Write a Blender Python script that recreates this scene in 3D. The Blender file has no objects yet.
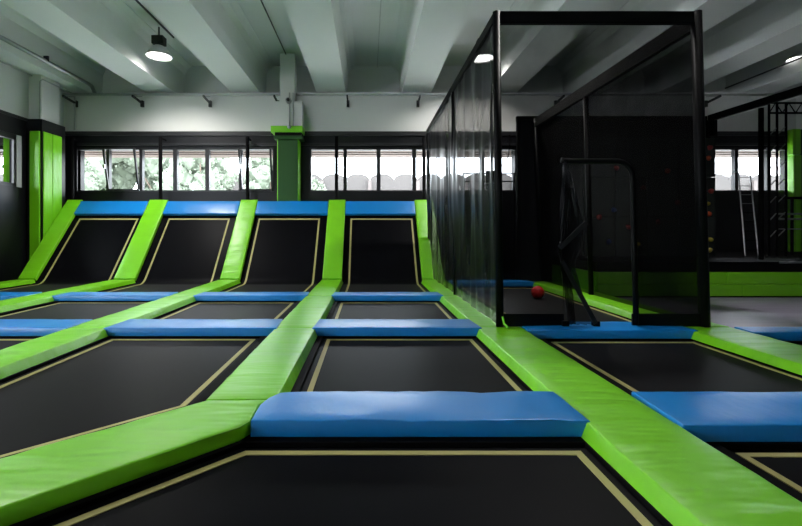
import bpy, bmesh, math, random
from mathutils import Vector, noise

SC = bpy.context.scene
C = SC.collection
U = 1.3                    # one unit below = camera height above the pads, in metres
CZ = 1.5 * U               # camera height above the building floor
ZB = -1.10                 # trampoline bed level
ZP = -1.075                # underside of the pads
ZF = -1.5                  # building floor
YW = 11.3                  # back wall

# ------------------------------------------------------------------ camera
cam = bpy.data.cameras.new('camera'); cam_o = bpy.data.objects.new('camera', cam); C.objects.link(cam_o)
cam_o.location = (0, 0, CZ); cam_o.rotation_euler = (math.pi/2, 0, 0)
cam.sensor_fit = 'HORIZONTAL'; cam.sensor_width = 36; cam.lens = 36*440/802
cam.shift_x = (401-368)/802; cam.shift_y = -(263-232)/802
cam.clip_start = 0.05; cam.clip_end = 400
SC.camera = cam_o

# ------------------------------------------------------------------ sky, exposure
W = bpy.data.worlds.new('overcast_sky'); SC.world = W; W.use_nodes = True
wn = W.node_tree.nodes; wl = W.node_tree.links
bg = wn['Background']
tc = wn.new('ShaderNodeTexCoord'); nz = wn.new('ShaderNodeTexNoise'); nz.inputs['Scale'].default_value = 2.0
cr = wn.new('ShaderNodeValToRGB')
cr.color_ramp.elements[0].position = .3; cr.color_ramp.elements[0].color = (.80, .88, 1, 1)
cr.color_ramp.elements[1].position = .7; cr.color_ramp.elements[1].color = (.92, .96, 1, 1)
wl.new(tc.outputs['Generated'], nz.inputs['Vector']); wl.new(nz.outputs['Fac'], cr.inputs['Fac']); wl.new(cr.outputs['Color'], bg.inputs['Color'])
bg.inputs['Strength'].default_value = 14.0
SC.view_settings.view_transform = 'Standard'; SC.view_settings.look = 'None'
SC.view_settings.exposure = 0.75; SC.view_settings.gamma = 1.0; SC.view_settings.use_curve_mapping = False
LAMP = 420.0               # watts of each high bay lamp
SC.cycles.max_bounces = 8; SC.cycles.transparent_max_bounces = 16
SC.cycles.sample_clamp_indirect = 6.0

# ------------------------------------------------------------------ materials
MATS = {}
def mat(name, col, rough=.5, metal=0, spec=.5, bump=None, var=None, emit=None, alpha=None, coat=0, sheen=0):
    """bump=(scale xyz, strength, distance, detail); var=(scale xyz, amount)"""
    m = bpy.data.materials.new(name); m.use_nodes = True; MATS[name] = m
    n = m.node_tree.nodes; l = m.node_tree.links; b = n['Principled BSDF']
    b.inputs['Base Color'].default_value = (*col, 1); b.inputs['Roughness'].default_value = rough
    b.inputs['Metallic'].default_value = metal; b.inputs['Specular IOR Level'].default_value = spec
    b.inputs['Coat Weight'].default_value = coat
    if emit: b.inputs['Emission Color'].default_value = (*emit[0], 1); b.inputs['Emission Strength'].default_value = emit[1]
    if bump or var: t = n.new('ShaderNodeTexCoord')
    if bump:
        mp = n.new('ShaderNodeMapping'); mp.inputs['Scale'].default_value = bump[0]
        nt = n.new('ShaderNodeTexNoise'); nt.inputs['Scale'].default_value = 1; nt.inputs['Detail'].default_value = bump[3]
        bp = n.new('ShaderNodeBump'); bp.inputs['Strength'].default_value = bump[1]; bp.inputs['Distance'].default_value = bump[2]
        l.new(t.outputs['Object'], mp.inputs['Vector']); l.new(mp.outputs['Vector'], nt.inputs['Vector'])
        l.new(nt.outputs['Fac'], bp.inputs['Height']); l.new(bp.outputs['Normal'], b.inputs['Normal'])
    if var:
        mp = n.new('ShaderNodeMapping'); mp.inputs['Scale'].default_value = var[0]
        nt = n.new('ShaderNodeTexNoise'); nt.inputs['Scale'].default_value = 1; nt.inputs['Detail'].default_value = 5
        mx = n.new('ShaderNodeMix'); mx.data_type = 'RGBA'
        a = var[1]
        mx.inputs['A'].default_value = (*[c*(1-a) for c in col], 1); mx.inputs['B'].default_value = (*[min(1, c*(1+a)) for c in col], 1)
        l.new(t.outputs['Object'], mp.inputs['Vector']); l.new(mp.outputs['Vector'], nt.inputs['Vector'])
        l.new(nt.outputs['Fac'], mx.inputs['Factor']); l.new(mx.outputs['Result'], b.inputs['Base Color'])
    return m

def net_mat(name, opacity, col, rough, fine=0):
    m = bpy.data.materials.new(name); m.use_nodes = True; MATS[name] = m
    n = m.node_tree.nodes; l = m.node_tree.links; b = n['Principled BSDF']; out = n['Material Output']
    b.inputs['Base Color'].default_value = (*col, 1); b.inputs['Roughness'].default_value = rough; b.inputs['Specular IOR Level'].default_value = fine
    tr = n.new('ShaderNodeBsdfTransparent'); mx = n.new('ShaderNodeMixShader')
    t = n.new('ShaderNodeTexCoord'); nt = n.new('ShaderNodeTexNoise'); nt.inputs['Scale'].default_value = 2.5; nt.inputs['Detail'].default_value = 3
    mr = n.new('ShaderNodeMapRange'); mr.inputs['From Min'].default_value = .3; mr.inputs['From Max'].default_value = .7
    mr.inputs['To Min'].default_value = opacity-.04; mr.inputs['To Max'].default_value = opacity+.04
    l.new(t.outputs['Object'], nt.inputs['Vector']); l.new(nt.outputs['Fac'], mr.inputs['Value'])
    l.new(mr.outputs['Result'], mx.inputs['Fac']); l.new(tr.outputs[0], mx.inputs[1]); l.new(b.outputs[0], mx.inputs[2]); l.new(mx.outputs[0], out.inputs['Surface'])
    return m

def glass_mat(name):
    m = bpy.data.materials.new(name); m.use_nodes = True; MATS[name] = m
    n = m.node_tree.nodes; l = m.node_tree.links; out = n['Material Output']; n.remove(n['Principled BSDF'])
    tr = n.new('ShaderNodeBsdfTransparent'); tr.inputs['Color'].default_value = (.93, .96, .95, 1)
    gl = n.new('ShaderNodeBsdfGlossy'); gl.inputs['Roughness'].default_value = .02
    fr = n.new('ShaderNodeFresnel'); fr.inputs['IOR'].default_value = 1.3; mx = n.new('ShaderNodeMixShader')
    l.new(fr.outputs[0], mx.inputs['Fac']); l.new(tr.outputs[0], mx.inputs[1]); l.new(gl.outputs[0], mx.inputs[2]); l.new(mx.outputs[0], out.inputs['Surface'])
    return m

GREEN = mat('green_vinyl', (.185, .60, .004), .38, spec=.6, bump=((1.1, 5, 2.0), .8, .03, 2), var=((1, 1, 1), .06))
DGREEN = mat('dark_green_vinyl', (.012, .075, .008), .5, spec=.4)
BLUE = mat('blue_vinyl', (.0, .20, .58), .36, spec=.55, bump=((5, 2.2, 2), .4, .022, 3), var=((1, 1, 1), .06))
LINE = mat('yellow_webbing', (.42, .37, .13), .6, bump=((90, 90, 90), .3, .002, 1))
FRAME = mat('black_powder_coat', (.003, .003, .0035), .7, spec=.05)
PLASTER = mat('white_plaster', (.70, .70, .675), .75, bump=((5, 5, 5), .15, .01, 4), var=((.6, .6, .6), .06))
CONCRETE = mat('painted_concrete', (.70, .72, .70), .7, bump=((4, 4, 4), .12, .01, 4), var=((.4, .4, .8), .07))
BLACKWALL = mat('black_wall_padding', (.005, .005, .007), .38, spec=.35, bump=((1.2, 1.2, 1.6), .3, .03, 3))
BLACKVINYL = mat('black_vinyl', (.0025, .0025, .003), .5, spec=.1, bump=((3, 3, 3), .3, .02, 3))
CURTAIN = mat('black_curtain', (.008, .008, .011), .45, spec=.12)
GREYFLOOR = mat('grey_vinyl_floor', (.25, .215, .31), .4, bump=((1, 9, 1), .25, .01, 4), var=((.8, 7, 1), .35))
DARKFLOOR = mat('dark_floor', (.03, .03, .033), .6, var=((2, 2, 2), .3))
STEEL = mat('grey_steel', (.35, .36, .36), .35, metal=.8)
PIPE = mat('white_pipe', (.42, .43, .42), .45)
ALU = mat('aluminium', (.55, .56, .58), .3, metal=1)
WFRAME = mat('black_window_frame', (.014, .014, .016), .4)
REVEAL = mat('pale_reveal', (.5, .5, .55), .6)
GLASS = glass_mat('window_glass')
NET = net_mat('black_safety_net', .67, (.002, .002, .0022), .7, .04)
SIDENET = net_mat('black_draped_net', .84, (.003, .003, .0045), .32, .25)
DOORNET = net_mat('black_door_net', .72, (.004, .004, .005), .5, .12)
HOOPNET = net_mat('hoop_net', .7, (.02, .02, .02), .5, .2)
LAMPGLOW = mat('lamp_glow', (1, 1, 1), .5, emit=((1, .98, .95), 6.0))
LAMPBODY = mat('lamp_housing', (.012, .012, .012), .5)
REFLECTOR = mat('lamp_reflector', (.55, .56, .56), .3, metal=.3)
def mesh_fabric(name, col):
    m = mat(name, col, .9, spec=0, bump=((160, 160, 160), .08, .002, 1), var=((3, 3, 3), .25)); n = m.node_tree.nodes; l = m.node_tree.links
    d = n['Principled BSDF']; g = n.new('ShaderNodeBsdfGlossy'); g.inputs['Roughness'].default_value = .42
    f = n.new('ShaderNodeFresnel'); f.inputs['IOR'].default_value = 1.3; k = n.new('ShaderNodeMath'); k.operation = 'MULTIPLY'; k.inputs[1].default_value = .24
    mx = n.new('ShaderNodeMixShader'); l.new(f.outputs[0], k.inputs[0]); l.new(k.outputs[0], mx.inputs['Fac']); l.new(d.outputs[0], mx.inputs[1]); l.new(g.outputs[0], mx.inputs[2])
    l.new(mx.outputs[0], n['Material Output'].inputs['Surface']); return m
MESH = mesh_fabric('black_jumping_mat', (.0028, .0028, .004))
RED = mat('red_rubber', (.75, .02, .02), .5, bump=((60, 60, 60), .3, .004, 1))
BALLSEAM = mat('black_rubber', (.02, .02, .02), .5)
LEAF = mat('tree_leaves', (.11, .132, .095), .7, var=((3, 3, 3), .4))
BARK = mat('tree_bark', (.12, .09, .07), .9, bump=((9, 9, 2), .5, .03, 3))
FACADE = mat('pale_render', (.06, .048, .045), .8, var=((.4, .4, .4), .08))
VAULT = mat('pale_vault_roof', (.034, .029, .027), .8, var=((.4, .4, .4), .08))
GROUND = mat('pale_asphalt', (.60, .59, .56), .9, var=((.3, .3, .3), .12))
EAVE = mat('timber_eave', (.075, .046, .033), .7, var=((.5, 12, 1), .35))
CLIMB = mat('grey_climbing_panel', (.03, .036, .034), .7, spec=.15, bump=((9, 9, 9), .3, .01, 4), var=((2, 2, 2), .25))
HOLD = {'orange': mat('orange_hold', (.55, .08, .02), .5), 'yellow': mat('yellow_hold', (.40, .32, .04), .5), 'red': mat('red_hold', (.30, .03, .03), .5), 'blue': mat('blue_hold', (.02, .05, .22), .5)}
STRAP = mat('grey_strap', (.010, .010, .012), .6, spec=.2)

# ------------------------------------------------------------------ mesh helpers (all coordinates in units of U, camera at the origin)
def P(p): return Vector((p[0]*U, p[1]*U, CZ + p[2]*U))

def box(bm, x0, x1, y0, y1, z0, z1):
    vs = [bm.verts.new(P((x, y, z))) for z in (z0, z1) for x, y in ((x0, y0), (x1, y0), (x1, y1), (x0, y1))]
    for f in ((0, 3, 2, 1), (4, 5, 6, 7), (0, 1, 5, 4), (1, 2, 6, 5), (2, 3, 7, 6), (3, 0, 4, 7)): bm.faces.new([vs[i] for i in f])

def prism(bm, pts, z0, z1):
    a = [bm.verts.new(P((x, y, z0))) for x, y in pts]; b = [bm.verts.new(P((x, y, z1))) for x, y in pts]; n = len(pts)
    bm.faces.new(a[::-1]); bm.faces.new(b)
    for i in range(n): bm.faces.new((a[i], a[(i+1) % n], b[(i+1) % n], b[i]))

def extrude_y(bm, xz, y0, y1):
    a = [bm.verts.new(P((x, y0, z))) for x, z in xz]; b = [bm.verts.new(P((x, y1, z))) for x, z in xz]; n = len(xz)
    bm.faces.new(a); bm.faces.new(b[::-1])
    for i in range(n): bm.faces.new((a[(i+1) % n], a[i], b[i], b[(i+1) % n]))

def ring(bm, outer, inner, z0, z1):
    n = len(outer)
    L = [[bm.verts.new(P((x, y, z))) for x, y in pp] for pp, z in ((outer, z0), (outer, z1), (inner, z1), (inner, z0))]
    for i in range(n):
        j = (i+1) % n
        for a, b in ((0, 1), (1, 2), (2, 3), (3, 0)): bm.faces.new((L[a][i], L[a][j], L[b][j], L[b][i]))

def tube(bm, pts, r, n=10, caps=True):
    """round bar along a polyline; r is one radius or a list"""
    pts = [P(p) for p in pts]; rs = r if isinstance(r, (list, tuple)) else [r]*len(pts); R = []
    up0 = None
    for i, p in enumerate(pts):
        d = (pts[min(i+1, len(pts)-1)] - pts[max(i-1, 0)]).normalized()
        if up0 is None: up0 = Vector((0, 0, 1)) if abs(d.z) < .9 else Vector((1, 0, 0))
        s = d.cross(up0).normalized(); t = s.cross(d).normalized(); up0 = t
        R.append([bm.verts.new(p + (s*math.cos(a) + t*math.sin(a))*rs[i]*U) for a in [2*math.pi*k/n for k in range(n)]])
    for i in range(len(R)-1):
        for k in range(n): bm.faces.new((R[i][k], R[i][(k+1) % n], R[i+1][(k+1) % n], R[i+1][k]))
    if caps: bm.faces.new(R[0][::-1]); bm.faces.new(R[-1])

def bar(bm, a, b, w, h):
    """rectangular bar between two points: w sideways, h in the other direction"""
    A, B = P(a), P(b); d = (B-A).normalized(); up = Vector((0, 0, 1)) if abs(d.z) < .95 else Vector((0, 1, 0))
    s = d.cross(up).normalized()*w*U/2; t = s.normalized().cross(d).normalized()*h*U/2
    vs = [bm.verts.new(q + i*s + j*t) for q in (A, B) for i, j in ((-1, -1), (1, -1), (1, 1), (-1, 1))]
    for f in ((0, 3, 2, 1), (4, 5, 6, 7), (0, 1, 5, 4), (1, 2, 6, 5), (2, 3, 7, 6), (3, 0, 4, 7)): bm.faces.new([vs[i] for i in f])

def lathe(bm, c, prof, n=28, cap0=False, cap1=False):
    R = [[bm.verts.new(P((c[0]+r*math.cos(2*math.pi*k/n), c[1]+r*math.sin(2*math.pi*k/n), c[2]+z))) for k in range(n)] for r, z in prof]
    for i in range(len(R)-1):
        for k in range(n): bm.faces.new((R[i][k], R[i][(k+1) % n], R[i+1][(k+1) % n], R[i+1][k]))
    if cap0: bm.faces.new(R[0][::-1])
    if cap1: bm.faces.new(R[-1])

def ball(bm, c, r, nu=32, nv=20):
    m = bmesh.ops.create_uvsphere(bm, u_segments=nu, v_segments=nv, radius=r*U)
    for v in m['verts']: v.co += P(c)

WORLDPOS = {}
def obj(name, bm, m, parent=None, smooth=False, bevel=0, norm=True):
    """links bm as ONE mesh object; a top-level one gets its origin at its base"""
    if norm: bmesh.ops.recalc_face_normals(bm, faces=bm.faces)
    if parent is None:
        xs = [v.co for v in bm.verts]
        lo = Vector([min(v[i] for v in xs) for i in range(3)]); hi = Vector([max(v[i] for v in xs) for i in range(3)])
        base = Vector(((lo.x+hi.x)/2, (lo.y+hi.y)/2, lo.z))
    else: base = WORLDPOS[parent.name]
    for v in bm.verts: v.co -= base
    me = bpy.data.meshes.new(name); bm.to_mesh(me); bm.free()
    o = bpy.data.objects.new(name, me); C.objects.link(o)
    if parent is None: o.location = base
    else: o.parent = parent
    WORLDPOS[o.name] = base
    me.materials.append(m)
    if smooth:
        for p in me.polygons: p.use_smooth = True
    if bevel:
        b = o.modifiers.new('bevel', 'BEVEL'); b.width = bevel*U; b.segments = 2; b.limit_method = 'ANGLE'; b.angle_limit = math.radians(40)
        if smooth is None:
            for p in me.polygons: p.use_smooth = True
    return o

def thing(name, label, cat, loc, group=None):
    o = bpy.data.objects.new(name, None); C.objects.link(o); o.empty_display_size = .1
    o.location = P(loc); WORLDPOS[o.name] = P(loc); return tag(o, label, cat, group)

def tag(o, label, cat, group=None):
    o['label'] = label; o['category'] = cat
    if group: o['group'] = group
    return o
def struct(o): o['kind'] = 'structure'; return o
def B(): return bmesh.new()

# ------------------------------------------------------------------ pads
def lerp_poly(pts, v):
    """point at fraction v along a near-to-far polyline (by y)"""
    y = pts[0][1] + (pts[-1][1]-pts[0][1])*v
    if len(pts) == 2: return pts[0][0] + (pts[1][0]-pts[0][0])*v, y
    for a, b in zip(pts, pts[1:]):
        if y <= b[1] + 1e-9: t = (y-a[1])/max(1e-9, b[1]-a[1]); return a[0]+(b[0]-a[0])*t, y
    return pts[-1]

def pad(name, left, right, m, parent=None, h=None, place=None, seed=0, wav=.004, bev=.011, cell=.09, ztop=-1.0, flare=0):
    """soft rectangular pad: left / right are near-to-far polylines; rounded rim, slight crown, creases in the skin"""
    h = h if h is not None else abs(ZP - ztop)
    wide = abs(right[0][0]-left[0][0]); deep = math.hypot(left[-1][1]-left[0][1], left[-1][0]-left[0][0])
    nu = max(4, min(46, int(wide/cell))); nv = max(4, min(60, int(deep/cell)))
    def params(n, size):
        b = min(.3, bev/size); a = [0, b*.35, b]
        return a + [b + (1-2*b)*i/n for i in range(1, n)] + [1-b, 1-b*.35, 1]
    us, vs = params(nu, wide), params(nv, deep)
    bm = B(); G = []
    dr = (0, .75, 1)
    def rim(i, n): k = min(i, n-1-i); return 1.0 if k >= 2 else (.0, .72)[k]
    for j, v in enumerate(vs):
        row = []
        lx, ly = lerp_poly(left, v); rx, ry = lerp_poly(right, v)
        for i, u in enumerate(us):
            x = lx+(rx-lx)*u; y = ly+(ry-ly)*u
            drop = bev*.55*(1-min(rim(i, len(us)), rim(j, len(vs))))
            crown = .006*math.sin(math.pi*u)*math.sin(math.pi*v)
            w = wav*noise.noise(Vector((x*3.1+seed*7.3, y*6.3, seed)))
            w += wav*.6*noise.noise(Vector((x*9+seed*3.3, y*4, seed+5)))
            p = (x, y, ztop - drop + crown + w)
            row.append(bm.verts.new(P(place(p) if place else p)))
        G.append(row)
    nU, nV = len(us), len(vs)
    for j in range(nV-1):
        for i in range(nU-1): bm.faces.new((G[j][i], G[j][i+1], G[j+1][i+1], G[j+1][i]))
    loop = [(i, 0) for i in range(nU)] + [(nU-1, j) for j in range(1, nV)] + [(i, nV-1) for i in range(nU-2, -1, -1)] + [(0, j) for j in range(nV-2, 0, -1)]
    low = []
    for (i, j) in loop:
        lx, ly = lerp_poly(left, vs[j]); rx, ry = lerp_poly(right, vs[j]); x = lx+(rx-lx)*us[i]; y = ly+(ry-ly)*us[i]
        x += (flare if i == nU-1 else -flare if i == 0 else 0); p = (x, y, ztop-h); low.append(bm.verts.new(P(place(p) if place else p)))
    n = len(loop)
    for k in range(n):
        a, b = loop[k], loop[(k+1) % n]
        bm.faces.new((G[a[1]][a[0]], low[k], low[(k+1) % n], G[b[1]][b[0]]))
    bm.faces.new(low[::-1])
    o = obj(name, bm, m, parent, smooth=True)
    try:
        o.data.set_sharp_from_angle(angle=math.radians(50))
    except Exception: pass
    return o

# slope geometry
SB = (9.28, -1.0); SL = math.hypot(1.52, 1.76); SD = (1.52/SL, 1.76/SL); SN = (-SD[1], SD[0])
def on_slope(p):           # (x, s, height): s runs up the slope, height -1 = surface of the pads
    x, s, h = p; hh = h + 1.0
    return (x, SB[0] + SD[0]*s + SN[0]*hh, SB[1] + SD[1]*s + SN[1]*hh)

RAIL = {5: (-7.405, -7.03), 4: (-5.38, -4.92), 3: (-3.13, -2.71), 2: (-.97, -.55), 1: (1.145, 1.61), 0: (3.28, 3.82)}
RNAME = {5: 'beside the left wall', 4: 'second from the left wall', 3: 'third from the left wall', 2: 'in the middle of the hall', 1: 'at the left foot of the net cage', 0: 'at the right foot of the net cage'}

# ================================================================== SETTING
bm = B(); box(bm, -8.1, 16.4, -3, 12.3, ZF-.1, ZF); struct(obj('floor', bm, DARKFLOOR))
bm = B(); box(bm, 3.86, 16.0, 4.62, 7.4, ZF+.002, ZB); struct(obj('floor_deck', bm, GREYFLOOR))
bm = B(); box(bm, -60, 60, 12.9, 60, ZF-.5, ZF-.4); box(bm, -60, -9.0, -10, 12.9, ZF-.5, ZF-.4); struct(obj('ground', bm, GROUND))

ZT = 2.57; ZW0, ZW1 = 1.03, 2.16         # top of the black band, window sill and head
WINX = [(-7.47, -2.41), (-1.49, 3.78), (8.72, 10.85)]
def wall_strip(bm, x0, x1, y0, y1, z0, z1, holes):
    x = x0
    for a, b in holes:
        box(bm, x, a, y0, y1, z0, z1); box(bm, a, b, y0, y1, z0, ZW0); box(bm, a, b, y0, y1, ZW1, z1); x = b
    box(bm, x, x1, y0, y1, z0, z1)
bm = B(); wall_strip(bm, -7.8, 16, YW, YW+.3, ZF, ZT, WINX); struct(obj('wall_back', bm, BLACKWALL))
bm = B(); box(bm, -7.8, 16, YW, YW+.3, ZT, 3.58); struct(obj('wall_back_upper', bm, PLASTER))
bm = B(); box(bm, -7.8, 16, YW+.302, YW+.6, 3.3, 3.61); box(bm, -7.8, 16, YW+.6, YW+.8, 3.3, 4.8); struct(obj('wall_back_ledge', bm, CONCRETE))
bm = B(); box(bm, -7.8, 16, YW-.03, YW-.001, ZT-.10, ZT+.01); struct(obj('trim_1', bm, WFRAME))
bm = B(); box(bm, -7.45, 15.9, YW-.05, YW-.001, ZW1+.06, ZW1+.12); struct(obj('trim_2', bm, WFRAME))

# left wall with its window
LW = (8.0, 9.79)
bm = B()
for y0, y1, z0, z1 in ((-3, -2.4, ZF, ZT), (-2.4, 3.6, ZF, ZW0-.2), (-2.4, 3.6, ZW1+.1, ZT), (.6, .9, ZW0-.2, ZW1+.1), (3.6, LW[0], ZF, ZT), (LW[1]+.14, 11.6, ZF, ZT), (LW[0], LW[1]+.14, ZF, ZW0-.03), (LW[0], LW[1]+.14, ZW1, ZT)): box(bm, -8.1, -7.8, y0, y1, z0, z1)
struct(obj('wall_left', bm, BLACKWALL))
bm = B(); box(bm, -8.1, -7.8, -3, 12.1, ZT, 4.8); struct(obj('wall_left_upper', bm, PLASTER))
bm = B(); box(bm, -7.80, -7.77, -3, YW, ZT-.04, ZT+.02); struct(obj('trim_3', bm, WFRAME))
bm = B(); box(bm, 16, 16.3, -3, 12.1, ZF, 4.8); struct(obj('wall_right', bm, PLASTER))
bm = B(); box(bm, -8.1, 16.3, -3.3, -3.0, ZF, 4.8)
struct(obj('wall_front', bm, PLASTER))

# ceiling: slab with concrete beams running front to back, coved sides
bm = B()
z0, z1 = 3.61, 4.47
k = -4
cx = []
while True:
    c = -.955 + 2.21*k
    if c > 17: break
    if c > -9: cx.append(c)
    k += 1
for c in cx:
    h = .375
    xz = [(c-h, z0), (c+h, z0)]
    xz += [(c+h+.03, z0+.25), (c+h+.05, z1-.22), (c+h+.12, z1-.08), (c+h+.24, z1), (c+h+.24, z1+.02), (c-h-.24, z1+.02), (c-h-.24, z1), (c-h-.12, z1-.08), (c-h-.05, z1-.22), (c-h-.03, z0+.25)]
    extrude_y(bm, xz, -3, YW+.62)
struct(obj('ceiling_beams', bm, CONCRETE))
bm = B(); box(bm, -8.1, 16.3, -3, YW+.8, z1+.02, z1+.2); struct(obj('ceiling', bm, CONCRETE))

# corner column and the middle pier
bm = B(); box(bm, -7.8, -7.5, 10.1, 10.72, ZT-.02, 4.4); struct(obj('wall_column', bm, PLASTER, bevel=.02))
bm = B(); box(bm, -2.38, -1.64, 10.96, 11.3, 2.63, 3.26); box(bm, -2.2, -1.83, 10.98, 11.3, 3.26, 4.46); struct(obj('wall_pier', bm, PLASTER, bevel=.01))

# windows
def window(idx, x0, x1, edges, tilted=()):
    """edges: list of (left, right) clear widths of the panes"""
    f = B(); d0, d1 = YW+.02, YW+.14
    box(f, x0, x1, d0, d1, ZW1-.045, ZW1); box(f, x0, x1, d0, d1, ZW0, ZW0+.045)
    xs = [x0] + [v for e in edges for v in e] + [x1]
    for a, b in zip(xs[::2], xs[1::2]): box(f, a, b, d0, d1, ZW0+.045, ZW1-.045)
    w = struct(obj('window_%d' % idx, f, WFRAME))
    for i, (a, b) in enumerate(edges):
        g = B()
        if i in tilted:
            t = .22; s = B(); zz0, zz1 = ZW0+.05, ZW1-.06
            y0 = YW-.01
            for p, q in (((a, zz0), (a, zz1)), ((b, zz0), (b, zz1))):
                bar(s, (p[0], y0, p[1]), (q[0], y0-t, q[1]), .045, .045)
            bar(s, (a, y0, zz0), (b, y0, zz0), .05, .05); bar(s, (a, y0-t, zz1), (b, y0-t, zz1), .05, .05)
            sash = obj('window_sash', s, WFRAME, w)
            vs = [g.verts.new(P(p)) for p in ((a, y0, zz0), (b, y0, zz0), (b, y0-t, zz1), (a, y0-t, zz1))]; g.faces.new(vs)
            obj('glass_pane', g, GLASS, sash)
            h = B(); box(h, a+.02, a+.07, y0-t-.06, y0-t-.03, (zz0+zz1)/2, (zz0+zz1)/2+.1); obj('window_handle', h, ALU, sash)
        else:
            vs = [g.verts.new(P(p)) for p in ((a, YW+.08, ZW0+.04), (b, YW+.08, ZW0+.04), (b, YW+.08, ZW1-.04), (a, YW+.08, ZW1-.04))]; g.faces.new(vs)
            obj('glass_pane', g, GLASS, w)
    return w
def X(px, Y=YW+.08): return (px-368)/440*Y
window(1, *WINX[0], [(X(79), X(107.5)), (X(110.5), X(140.5)), (X(143.5), X(174)), (X(178), X(206)), (X(210), X(239.5)), (X(242.5), X(273))], (1, 5))
window(2, *WINX[1], [(X(311.5), X(343.5)), (X(347), X(376.5)), (X(380.5), X(412)), (X(416), X(446)), (X(450), X(480)), (X(484), X(514))])
window(3, *WINX[2], [(X(709.5), X(733)), (X(736.5), X(765)), (X(769), X(789))])
# left window
f = B(); y0, y1 = LW
for a in ((y0, y0+.08), (8.75, 8.85), (y1-.06, y1)): box(f, -7.93, -7.83, a[0], a[1], ZW0, ZW1-.05)
box(f, -7.93, -7.83, y0, y1, ZW0-.03, ZW0+.05); box(f, -7.93, -7.83, y0, y1, ZW1-.11, ZW1)
w4 = struct(obj('window_4', f, WFRAME))
g = B(); vs = [g.verts.new(P(p)) for p in ((-7.88, y0, ZW0), (-7.88, y1, ZW0), (-7.88, y1, ZW1-.05), (-7.88, y0, ZW1-.05))]; g.faces.new(vs); obj('glass_pane', g, GLASS, w4)
bm = B(); box(bm, -8.1, -7.81, LW[1]+.001, LW[1]+.14, ZW0-.03, ZW1); struct(obj('window_4_reveal', bm, REVEAL, None, bevel=.01))
# eave outside above the windows
bm = B(); box(bm, -9, 17, YW+.31, YW+1.62, ZW1+.02, ZW1+.16)
for k in range(3): box(bm, -9, 17, YW+.45+.28*k, YW+.52+.28*k, ZW1+.0, ZW1+.02)
struct(obj('roof_eave', bm, EAVE))

# ================================================================== OUTSIDE
b_ = thing('workshop_building', 'long pale building with a row of round vaulted roofs seen through the back windows', 'building', (12, 32.5, ZF-.4))
bm = B(); YB = 30; n = 34; x = -13.0
pts = []; 
for k in range(n):
    for i in range(9): a = math.pi*(1-i/8); pts.append((x+.82*(1+math.cos(a)), 3.55+.45*math.sin(a)))
    x += 1.64
fx0, fx1 = pts[0][0], pts[-1][0]
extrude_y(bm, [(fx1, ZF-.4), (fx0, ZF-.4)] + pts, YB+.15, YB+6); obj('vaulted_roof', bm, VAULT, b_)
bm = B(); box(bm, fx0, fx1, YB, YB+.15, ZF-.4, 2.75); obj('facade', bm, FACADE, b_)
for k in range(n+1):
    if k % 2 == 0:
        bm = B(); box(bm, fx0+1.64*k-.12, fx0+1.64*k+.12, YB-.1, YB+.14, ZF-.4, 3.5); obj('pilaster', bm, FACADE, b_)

random.seed(4)
def tree(x, y, h, r, label, n=14000):
    t = thing('leafy_tree', label, 'tree', (x, y, ZF-.4), 'trees outside the windows')
    bm = B(); tube(bm, [(x, y, ZF-.4), (x+.05, y, ZF+h*.3), (x-.05, y+.1, ZF+h*.55)], [.16, .12, .06], 8)
    for k in range(5):
        a = k*1.26; tube(bm, [(x, y, ZF+h*(.3+.05*k)), (x+r*.5*math.cos(a), y+r*.5*math.sin(a), ZF+h*(.55+.06*k))], [.07, .02], 6)
    obj('trunk', bm, BARK, t)
    bm = B()
    cl = [(x+random.uniform(-.6, .6)*r, y+random.uniform(-.6, .6)*r, ZF+h*random.uniform(.12, .92), r*random.uniform(.3, .55)) for _ in range(26)]
    for _ in range(n):
        c = random.choice(cl); d = Vector((random.gauss(0, 1), random.gauss(0, 1), random.gauss(0, 1))).normalized()*c[3]*random.uniform(.6, 1)
        p = P((c[0]+d.x, c[1]+d.y, c[2]+d.z)); s = random.uniform(.05, .10)*U
        u = Vector((random.gauss(0, 1), random.gauss(0, 1), random.gauss(0, 1))).normalized(); v = u.cross(Vector((random.gauss(0, 1), random.gauss(0, 1), .3))).normalized()
        bm.faces.new([bm.verts.new(p + a*u*s + b*v*s*.6) for a, b in ((-1, 0), (0, -1), (1, 0), (0, 1))])
    for c in cl:
        m_ = bmesh.ops.create_icosphere(bm, subdivisions=3, radius=c[3]*.85*U)
        for v in m_['verts']: v.co = v.co*(1+.35*noise.noise(v.co*2.2)) + P(c[:3])
    obj('foliage', bm, LEAF, t, norm=False)
tree(-13.2, 20, 6.6, 2.3, 'green leafy tree outside the leftmost pane of the back windows')
tree(-9.9, 21, 6.2, 1.9, 'green leafy tree outside the first tilted pane of the back windows')
tree(-7.4, 19.5, 5.6, 1.7, 'green leafy tree outside the third pane from the left of the back windows')
tree(-4.9, 22, 5.9, 1.6, 'low green tree outside the back windows, nearest to the vaulted building')
tree(-12.3, 17.6, 5.6, 1.5, 'slim green tree outside the leftmost pane, in front of the taller trees')
tree(-16.6, 23, 6.4, 2.2, 'green leafy tree farthest left behind the other trees outside')
tree(-3.2, 24.5, 4.6, 1.3, 'small green tree outside in front of the vaulted building')
tree(-15.5, 11.5, 6.5, 2.4, 'green leafy tree outside the window in the left wall', 14000)

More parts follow.
